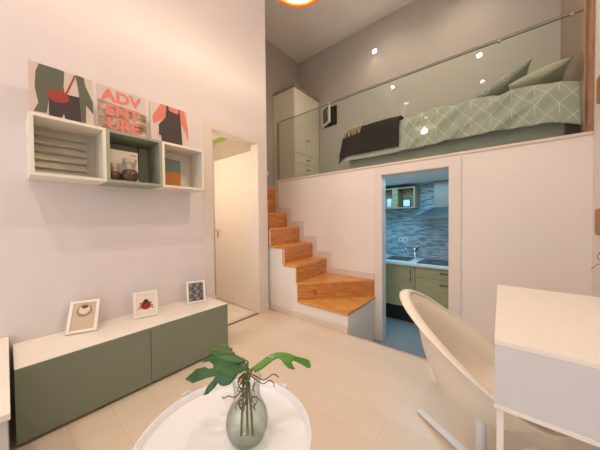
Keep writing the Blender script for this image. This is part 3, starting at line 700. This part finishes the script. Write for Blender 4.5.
# glass vase with monstera leaves
VX, VY, VZ = -.517, .397, TZ+.0005
vs = thing('glass_vase', 'clear round bellied glass vase on the white coffee table', 'vase', (VX, VY, VZ))
outer = [(0, 0), (.030, 0), (.044, .010), (.053, .034), (.0555, .054), (.052, .076), (.042, .098), (.035, .116), (.034, .136), (.037, .160), (.039, .168)]
inner = [(.0375, .168), (.0355, .160), (.0325, .136), (.0335, .116), (.0405, .098), (.0505, .076), (.054, .054), (.0515, .034), (.043, .012), (.030, .004), (0, .004)]
bm = new(); lathe(bm, outer+inner, 48, (VX, VY, VZ)); obj('vase_glass', bm, M['vaseglass'], vs)
bm = new(); lathe(bm, [(0, .005), (.0425, .0125), (.051, .034), (.0532, .054), (.0497, .075), (.046, .083), (0, .083)], 40, (VX, VY, VZ)); obj('water', bm, M['water'], vs)
M['leafd'] = mat('monstera_dark', (42, 92, 34), .40, vary=.3, scale=30, coat=.10)
M['leafl'] = mat('monstera_light', (70, 128, 38), .38, vary=.25, scale=30, coat=.2)
M['stem'] = mat('monstera_stem', (92, 116, 52), .5)
M['root'] = mat('brown_root', (112, 74, 56), .7)
def leaf_mesh(pts, O, U, V, N, bend=1.0, ribs=()):
    """outline in leaf coordinates (u along the blade, v across), curved off its plane by N, triangulated finely"""
    bm = new(); vs_ = [bm.verts.new((u, v, 0)) for u, v in pts]
    f = bm.faces.new(vs_); f.normal_update(); bmesh.ops.triangulate(bm, faces=[f])
    for _ in range(3): bmesh.ops.subdivide_edges(bm, edges=[e for e in bm.edges if e.calc_length() > .006], cuts=1); bmesh.ops.triangulate(bm, faces=bm.faces[:])
    O, U, V, N = Vector(O), Vector(U).normalized(), Vector(V).normalized(), Vector(N).normalized()
    for v in bm.verts:
        u, w = v.co.x, v.co.y
        hgt = bend*(-.9*w*w*6 - 2.2*u*u) + .0012*math.cos(w*170+u*60)
        v.co = O+U*u+V*w+N*hgt
    for f in bm.faces: f.smooth = True
    return bm
# picture-like axes of the bouquet: R to the viewer's right, A away, Zup
th_ = math.radians(39.6); Rv = Vector((math.cos(th_), math.sin(th_), 0)); Av = Vector((-math.sin(th_), math.cos(th_), 0)); Zv = Vector((0, 0, 1))
JO = Vector((VX, VY, VZ+.190))
k = .0026
def px(pts, ox, oy): return [((x-ox)/8.75*k*1.0, (oy-y)/8.75*k*1.0) for x, y in pts]
big = [(560,235),(520,180),(480,140),(420,108),(330,104),(260,100),(190,122),(150,165),(215,160),(262,190),(268,218),(235,222),(190,205),(110,214),(70,250),(20,290),(60,306),(105,326),(160,312),(225,292),(298,282),(285,305),(240,360),(210,418),(250,410),(300,372),(326,332),(345,352),(375,358),(425,345),(455,310),(475,270),(500,262)]
lfs = thing('monstera_plant', 'green monstera leaves with brown roots in the glass vase', 'plant', tuple(JO))
Nv = (Zv*.62-Av*.75+Rv*-.12).normalized(); Uv = Rv; Vv = Nv.cross(Uv)
bm = leaf_mesh([(u_*1.18, v_) for u_, v_ in px(big, 560, 235)], JO+Rv*.008+Zv*.0, Uv, Vv if Vv.z > 0 else -Vv, Nv, .6); obj('leaf', bm, M['leafd'], lfs, solid=.0012)
right = [(x*.00058, -y*.00058) for x, y in ((0,0),(25,-20),(55,-40),(85,-60),(115,-68),(145,-68),(175,-60),(205,-47),(238,-40),(267,-30),(272,-12),(270,2),(255,5),(225,-12),(205,-22),(190,-27),(180,-20),(188,-2),(197,12),(185,14),(165,8),(148,-8),(135,-28),(120,-40),(100,-30),(70,-10),(40,12),(15,20))]
Nv2 = (Zv*.8-Av*.55).normalized(); Uv2 = (Rv*.96+Av*.05+Zv*.06).normalized(); Vv2 = Nv2.cross(Uv2).normalized()
bm = leaf_mesh(right, JO+Rv*.014+Zv*.002, Uv2, Vv2 if Vv2.z > 0 else -Vv2, Nv2, .5); obj('leaf', bm, M['leafl'], lfs, solid=.0012)
back = [(0,0),(-.012,.022),(-.034,.036),(-.044,.060),(-.050,.064),(-.052,.078),(-.060,.078),(-.064,.092),(-.072,.088),(-.080,.098),(-.090,.088),(-.098,.090),(-.104,.076),(-.098,.066),(-.106,.058),(-.094,.050),(-.096,.040),(-.078,.030),(-.05,.01),(-.02,-.01)]
Nv3 = (Zv*.95+Av*.25).normalized(); Uv3 = Rv; Vv3 = Nv3.cross(Uv3).normalized()
if Vv3.dot(Av) < 0: Vv3 = -Vv3
bm = leaf_mesh([(u*1.3, v*1.25) for u, v in back], JO+Rv*-.0+Av*.015+Zv*.012, Uv3, Vv3, Nv3, -.15); obj('leaf', bm, M['leafd'], lfs, solid=.0012)
base = Vector((VX, VY, VZ+.012))
for tip, sx in ((JO+Rv*.008, -.012), (JO+Rv*.016+Zv*.002, .010), (JO+Av*.015+Zv*.012, .0)):
    bm = new(); tube(bm, spline([base+Rv*sx*1.4, base+Rv*sx+Zv*.08, base+Rv*sx*.6+Zv*.15, tip], 6), .0032, 8); obj('stem', bm, M['stem'], lfs)
rnd = random.Random(4)
for kx in range(11):
    sx = rnd.uniform(-.018, .022); pts = [JO+Rv*rnd.uniform(-.008, .012)+Zv*-.01]
    for q in range(5): pts.append(JO+Rv*(sx+rnd.uniform(-.012, .012))+Av*rnd.uniform(-.016, .012)+Zv*(-.028-.018*q))
    bm = new(); tube(bm, spline(pts, 5), .0013, 6, rr=None); obj('root', bm, M['root'], lfs)
for pts in ([(.010, .0, -.012), (.030, -.01, -.016), (.045, -.012, -.022), (.058, -.012, -.016), (.072, -.01, -.008), (.086, -.01, -.016)],
            [(.012, 0, -.018), (.030, -.01, -.024), (.046, -.014, -.030), (.062, -.014, -.022), (.072, -.012, -.030), (.074, -.012, -.040)],
            [(-.004, -.02, -.035), (-.020, -.036, -.048), (-.036, -.044, -.040), (-.046, -.046, -.044), (-.050, -.046, -.040)]):
    bm = new(); tube(bm, spline([JO+Rv*a_+Av*b_+Zv*c_ for a_, b_, c_ in pts], 6), .0013, 6); obj('root', bm, M['root'], lfs)

# ------------------------------------------------------------------ desk, chair, things at right
DX0, DX1, DYa, DYb, DT, DB = -.015, .505, .954, 1.752, .74, .523
M['desk'] = mat('desk_white', (238, 232, 224), .38, vary=.008)
dk = thing('desk', 'white desk with thin white legs in front of the swivel chair', 'desk', ((DX0+DX1)/2, (DYa+DYb)/2, 0))
bx('desk_top', (DX0, DYa, DT-.016), (DX1, DYb, DT), M['desk'], dk, bevel=.0015)
bx('desk_body', (DX0+.001, DYa+.001, DB+.014), (DX1, DYb-.001, DT-.016), mat('desk_shaded_white', (214, 214, 216), .45, vary=.006), dk)  # same white as the top, its shade put into the colour
bx('bottom_rail', (DX0, DYa, DB), (DX1, DYb, DB+.014), M['desk'], dk, bevel=.0015)
for x, y in ((DX0+.006, DYa+.012), (DX1-.024, DYa+.012), (DX0+.006, DYb-.03), (DX1-.024, DYb-.03)):
    bx('leg', (x, y, 0), (x+.018, y+.018, DB), M['desk'], dk, bevel=.002)

CC = Vector((-.066, 1.285, 0))
M['shell'] = mat('chair_plastic', (236, 226, 212), .38, vary=.006)
M['shell_out'] = M['shell']
ch = thing('swivel_chair', 'white plastic tub swivel chair with four star base drawn up to the desk', 'chair', tuple(CC))
PSI = .171
def rim(phi, grow=0):
    c, s = math.cos(phi), math.sin(phi)            # phi = 0 front, pi back
    a, b = (.274+grow)*c, (.268+grow)*s
    z = .535-.796*.274*c
    z = .40+math.log(1+math.exp((z-.40)*28))/28
    return Vector((-.081+a*math.cos(PSI)-b*math.sin(PSI), 1.277+a*math.sin(PSI)+b*math.cos(PSI), z))
bot = Vector((-.050, 1.288, .328))
PROF = [(0, 0), (.28, .002), (.42, .02), (.50, .05), (.56, .10), (.62, .18), (.67, .27), (.72, .38), (.77, .5), (.80, .62), (.835, .74), (.895, .88), (1, 1)]
def shell_pt(phi, t, off=0):
    r = rim(phi); q = t*(len(PROF)-1); k = min(int(q), len(PROF)-2); f = q-k
    g = PROF[k][0]*(1-f)+PROF[k+1][0]*f; hh = PROF[k][1]*(1-f)+PROF[k+1][1]*f
    return Vector((bot.x+(r.x-bot.x)*g, bot.y+(r.y-bot.y)*g, bot.z+(r.z-bot.z)*hh+off))
NS, NT = 64, 26
bm = new(); rows = []
for j in range(NT+1):
    t_ = j/NT
    rows.append([bm.verts.new(shell_pt(2*PI*i/NS, t_)) for i in range(NS)] if j else [bm.verts.new(shell_pt(0, 0))])
for A, B in zip(rows, rows[1:]):
    for i in range(NS):
        q = [A[i % len(A)], B[i], B[(i+1) % NS], A[(i+1) % NS if len(A) > 1 else 0]]
        u = []
        for x in q:
            if x not in u: u.append(x)
        bm.faces.new(u).smooth = True
obj('shell', bm, M['shell'], ch, solid=.012)
bm = new(); R_rings = []
for i in range(NS):
    phi = 2*PI*i/NS; p_ = rim(phi); d_ = Vector((math.cos(phi+PSI), math.sin(phi+PSI), 0))
    tz = (1-math.cos(phi))/2; wv = .014+.010*tz
    ring = []
    for q in range(10):
        a_ = 2*PI*q/10
        ring.append(bm.verts.new(p_+d_*(math.cos(a_)*wv+.008)+Vector((0, 0, 1))*math.sin(a_)*.009))
    R_rings.append(ring)
for i in range(NS):
    A, B = R_rings[i], R_rings[(i+1) % NS]
    for q in range(10): bm.faces.new([A[q], A[(q+1) % 10], B[(q+1) % 10], B[q]]).smooth = True
obj('rim', bm, M['shell'], ch)
# rounded boss low on the back of the shell
bm = new(); lathe(bm, [(0, .020), (.03, .017), (.046, .010), (.052, -.002), (.05, -.02)], 32); o = obj('back_boss', bm, M['shell'], ch, local=True)
o.data.transform(Matrix.Translation(Vector((-.172, -.078, .425))) @ Matrix.Rotation(.35, 4, 'Z') @ Matrix.Rotation(-PI/2-.30, 4, 'Y'))
bm = new(); lathe(bm, [(0, .319), (.06, .319), (.06, .311), (.024, .295), (.0225, .28), (.0225, .06), (0, .06)], 28, tuple(CC)); obj('stem', bm, M['metal_white'], ch)
for kx in range(4):
    a_ = math.radians(145+90*kx); c, s = math.cos(a_), math.sin(a_)
    bm = new(); prism(bm, [(0, .055), (.36, .022), (.37, .012), (.37, .002), (.35, .002), (.34, .008), (0, .032)], -.016, .016, axis='y')
    o = obj('leg', bm, M['metal_white'], ch, local=True, bevel=.004); o.data.transform(Matrix.Rotation(a_, 4, 'Z'))

gv = thing('bud_vase', 'small clear glass vase with a dry twig at far end of the desk', 'vase', (.395, 1.685, DT))
bm = new(); lathe(bm, [(0, 0), (.036, 0), (.044, .02), (.044, .06), (.030, .09), (.024, .12), (.022, .12), (.028, .09), (.042, .06), (.042, .02), (.034, .004), (0, .004)], 32, (.395, 1.685, DT)); obj('vase_glass', bm, M['vaseglass'], gv)
bm = new()
for pts in ([(.395, 1.685, .75), (.39, 1.685, .86), (.37, 1.69, .905), (.34, 1.70, .90), (.318, 1.705, .875)], [(.39, 1.685, .86), (.36, 1.69, .90), (.335, 1.70, .93), (.345, 1.70, .96)], [(.39, 1.685, .86), (.40, 1.69, .95), (.385, 1.69, 1.0)]):
    tube(bm, spline(pts, 6), .0014, 5)
tag(obj('twig', bm, M['root']), 'thin bare brown twig standing in the desk vase', 'twig')
for z, lab in ((1.08, 'small rounded ochre wooden plaque on the wall level with the kitchen hood'), (1.975, 'small rounded ochre wooden plaque on the wall above the loft floor level')):
    bm = new(); pl = []
    for cx_, cz_, a_ in ((2.625-.03, z+.06, 0), (2.47+.03, z+.06, 90), (2.47+.03, z-.06, 180), (2.625-.03, z-.06, 270)):
        for i in range(6): pl.append((cx_+.03*math.cos(math.radians(a_+i*18)), cz_+.03*math.sin(math.radians(a_+i*18))))
    prism(bm, pl, XR-.018, XR-.0005, axis='x'); tag(obj('wall_plaque', bm, mat('ochre_wood', (172, 120, 56), .45, vary=.12), None, bevel=.003), lab, 'plaque')

# ------------------------------------------------------------------ lamps
pn = thing('pendant_lamp', 'glowing pendant lamp with orange rim hanging from the ceiling', 'pendant lamp', (-.98, 1.19, 2.60))
PC = (-.98, 1.19, 2.60)
m_, nt_, out_ = nodes_of('orange_shade'); M['copper'] = m_
b_ = nt_.nodes.new('ShaderNodeBsdfPrincipled'); b_.inputs['Base Color'].default_value = (*lin((168, 62, 16)), 1); b_.inputs['Roughness'].default_value = .5
b_.inputs['Emission Color'].default_value = (*lin((255, 112, 36)), 1); b_.inputs['Emission Strength'].default_value = .6
nt_.links.new(b_.outputs[0], out_.inputs[0])
bm = new(); lathe(bm, [(.160, 0), (.192, .0), (.195, .05), (.178, .10), (.170, .10), (.182, .05), (.182, .012), (.160, .012)], 48, PC, close=True); obj('lamp_shade', bm, M['copper'], pn)
bm = new(); lathe(bm, [(0, .004), (.159, .004), (.159, .014), (0, .014)], 40, PC); obj('diffuser', bm, emit('lamp_glow', (255, 226, 190), 6), pn)
bm = new(); tube(bm, [(PC[0], PC[1], PC[2]+.012), (PC[0], PC[1], ZC-.02)], .004, 8); obj('cord', bm, M['black'], pn)
bm = new(); lathe(bm, [(0, -.03), (.05, -.03), (.05, 0), (0, 0)], 24, (PC[0], PC[1], ZC)); obj('ceiling_rose', bm, M['white'], pn)
for i, (x, y, nm) in enumerate(((-2.15, -.75, 'left front'), (-2.15, -1.9, 'left rear'), (-.37, -.70, 'right front'), (-.37, -1.95, 'right rear'), (-.35, 3.45, 'added right loft'), (-1.45, 3.45, 'added left loft'))):  # the loft pair is added out of view to brighten the loft
    downlight('ceiling_downlight', 'round recessed ceiling downlight of the high ceiling, %s one' % nm, (x, y, ZC), (0, 0, 0), .05, 'recessed ceiling downlights', e=80)

def light(name, kind, loc, energy, col, rot=(0, 0, 0), **kw):
    l = bpy.data.lights.new(name, kind); l.energy = energy; l.color = col
    for k_, v_ in kw.items(): setattr(l, k_, v_)
    o = bpy.data.objects.new(name, l); COL.objects.link(o); o.location = loc; o.rotation_euler = rot; return o
light('pendant_light', 'POINT', (PC[0], PC[1], PC[2]-.05), 24, (1, .73, .49), shadow_soft_size=.045)
for x, y, e in ((-2.15, -.75, 62), (-2.15, -1.9, 50), (-.37, -.70, 78), (-.37, -1.95, 60), (-.35, 3.45, 30), (-1.45, 3.45, 28)):  # last two beams belong to the added loft pair
    light('downlight_beam', 'SPOT', (x, y, ZC-.03), e, (1, .80, .63), spot_size=math.radians(140), spot_blend=.8, shadow_soft_size=.05)
light('ceiling_fill_light', 'POINT', (PC[0]+.03, PC[1], PC[2]+.14), 25, (1, .78, .58), shadow_soft_size=.03)  # added point light over the shade brightens the ceiling, no bulb there
light('window_daylight', 'AREA', ((RX0+RX1)/2, YR-.15, 1.3), 60, (.80, .87, 1), (math.radians(90), 0, 0), shape='RECTANGLE', size=1.8, size_y=2.4)
light('loft_spot_beam', 'SPOT', (-1.69, YB-.05, 3.99), 14, (1, .82, .64), (math.radians(-50), 0, 0), spot_size=math.radians(150), spot_blend=.9, shadow_soft_size=.04)
light('kitchen_tube_light', 'AREA', (-.9, 3.35, 1.61), 13.5, (.28, .72, 1), shape='RECTANGLE', size=1.4, size_y=.5)
light('bathroom_fill_light', 'POINT', (-2.9, 1.0, 1.75), 13, (1, .80, .60), shadow_soft_size=.1)  # unseen point light at mid height, placed to brighten the door leaf

wd_ = bpy.data.worlds.new('room_world'); SC.world = wd_; wd_.use_nodes = True
wd_.node_tree.nodes['Background'].inputs[0].default_value = (.75, .82, .95, 1); wd_.node_tree.nodes['Background'].inputs[1].default_value = .6

# ------------------------------------------------------------------ camera
cam = bpy.data.cameras.new('camera'); co = bpy.data.objects.new('camera', cam); COL.objects.link(co)
cam.sensor_width = 36; cam.lens = 36*243.383/600; cam.clip_start = .02
y, pi_, r = [math.radians(v) for v in (39.6108, -1.1269, -.5876)]
R = Vector((math.cos(y), math.sin(y), 0)); F0 = Vector((-math.sin(y), math.cos(y), 0)); U0 = Vector((0, 0, 1))
F = F0*math.cos(pi_)+U0*math.sin(pi_); U = U0*math.cos(pi_)-F0*math.sin(pi_)
R2 = R*math.cos(r)+U*math.sin(r); U2 = U*math.cos(r)-R*math.sin(r)
co.matrix_world = Matrix(((R2.x, U2.x, -F.x, 0), (R2.y, U2.y, -F.y, 0), (R2.z, U2.z, -F.z, 1.1122), (0, 0, 0, 1)))
SC.camera = co
SC.view_settings.view_transform = 'Standard'; SC.view_settings.look = 'None'
SC.view_settings.gamma = 1; SC.view_settings.use_curve_mapping = False; SC.view_settings.exposure = .0
SC.cycles.use_denoising = True
SC.cycles.max_bounces = 10; SC.cycles.transparent_max_bounces = 16
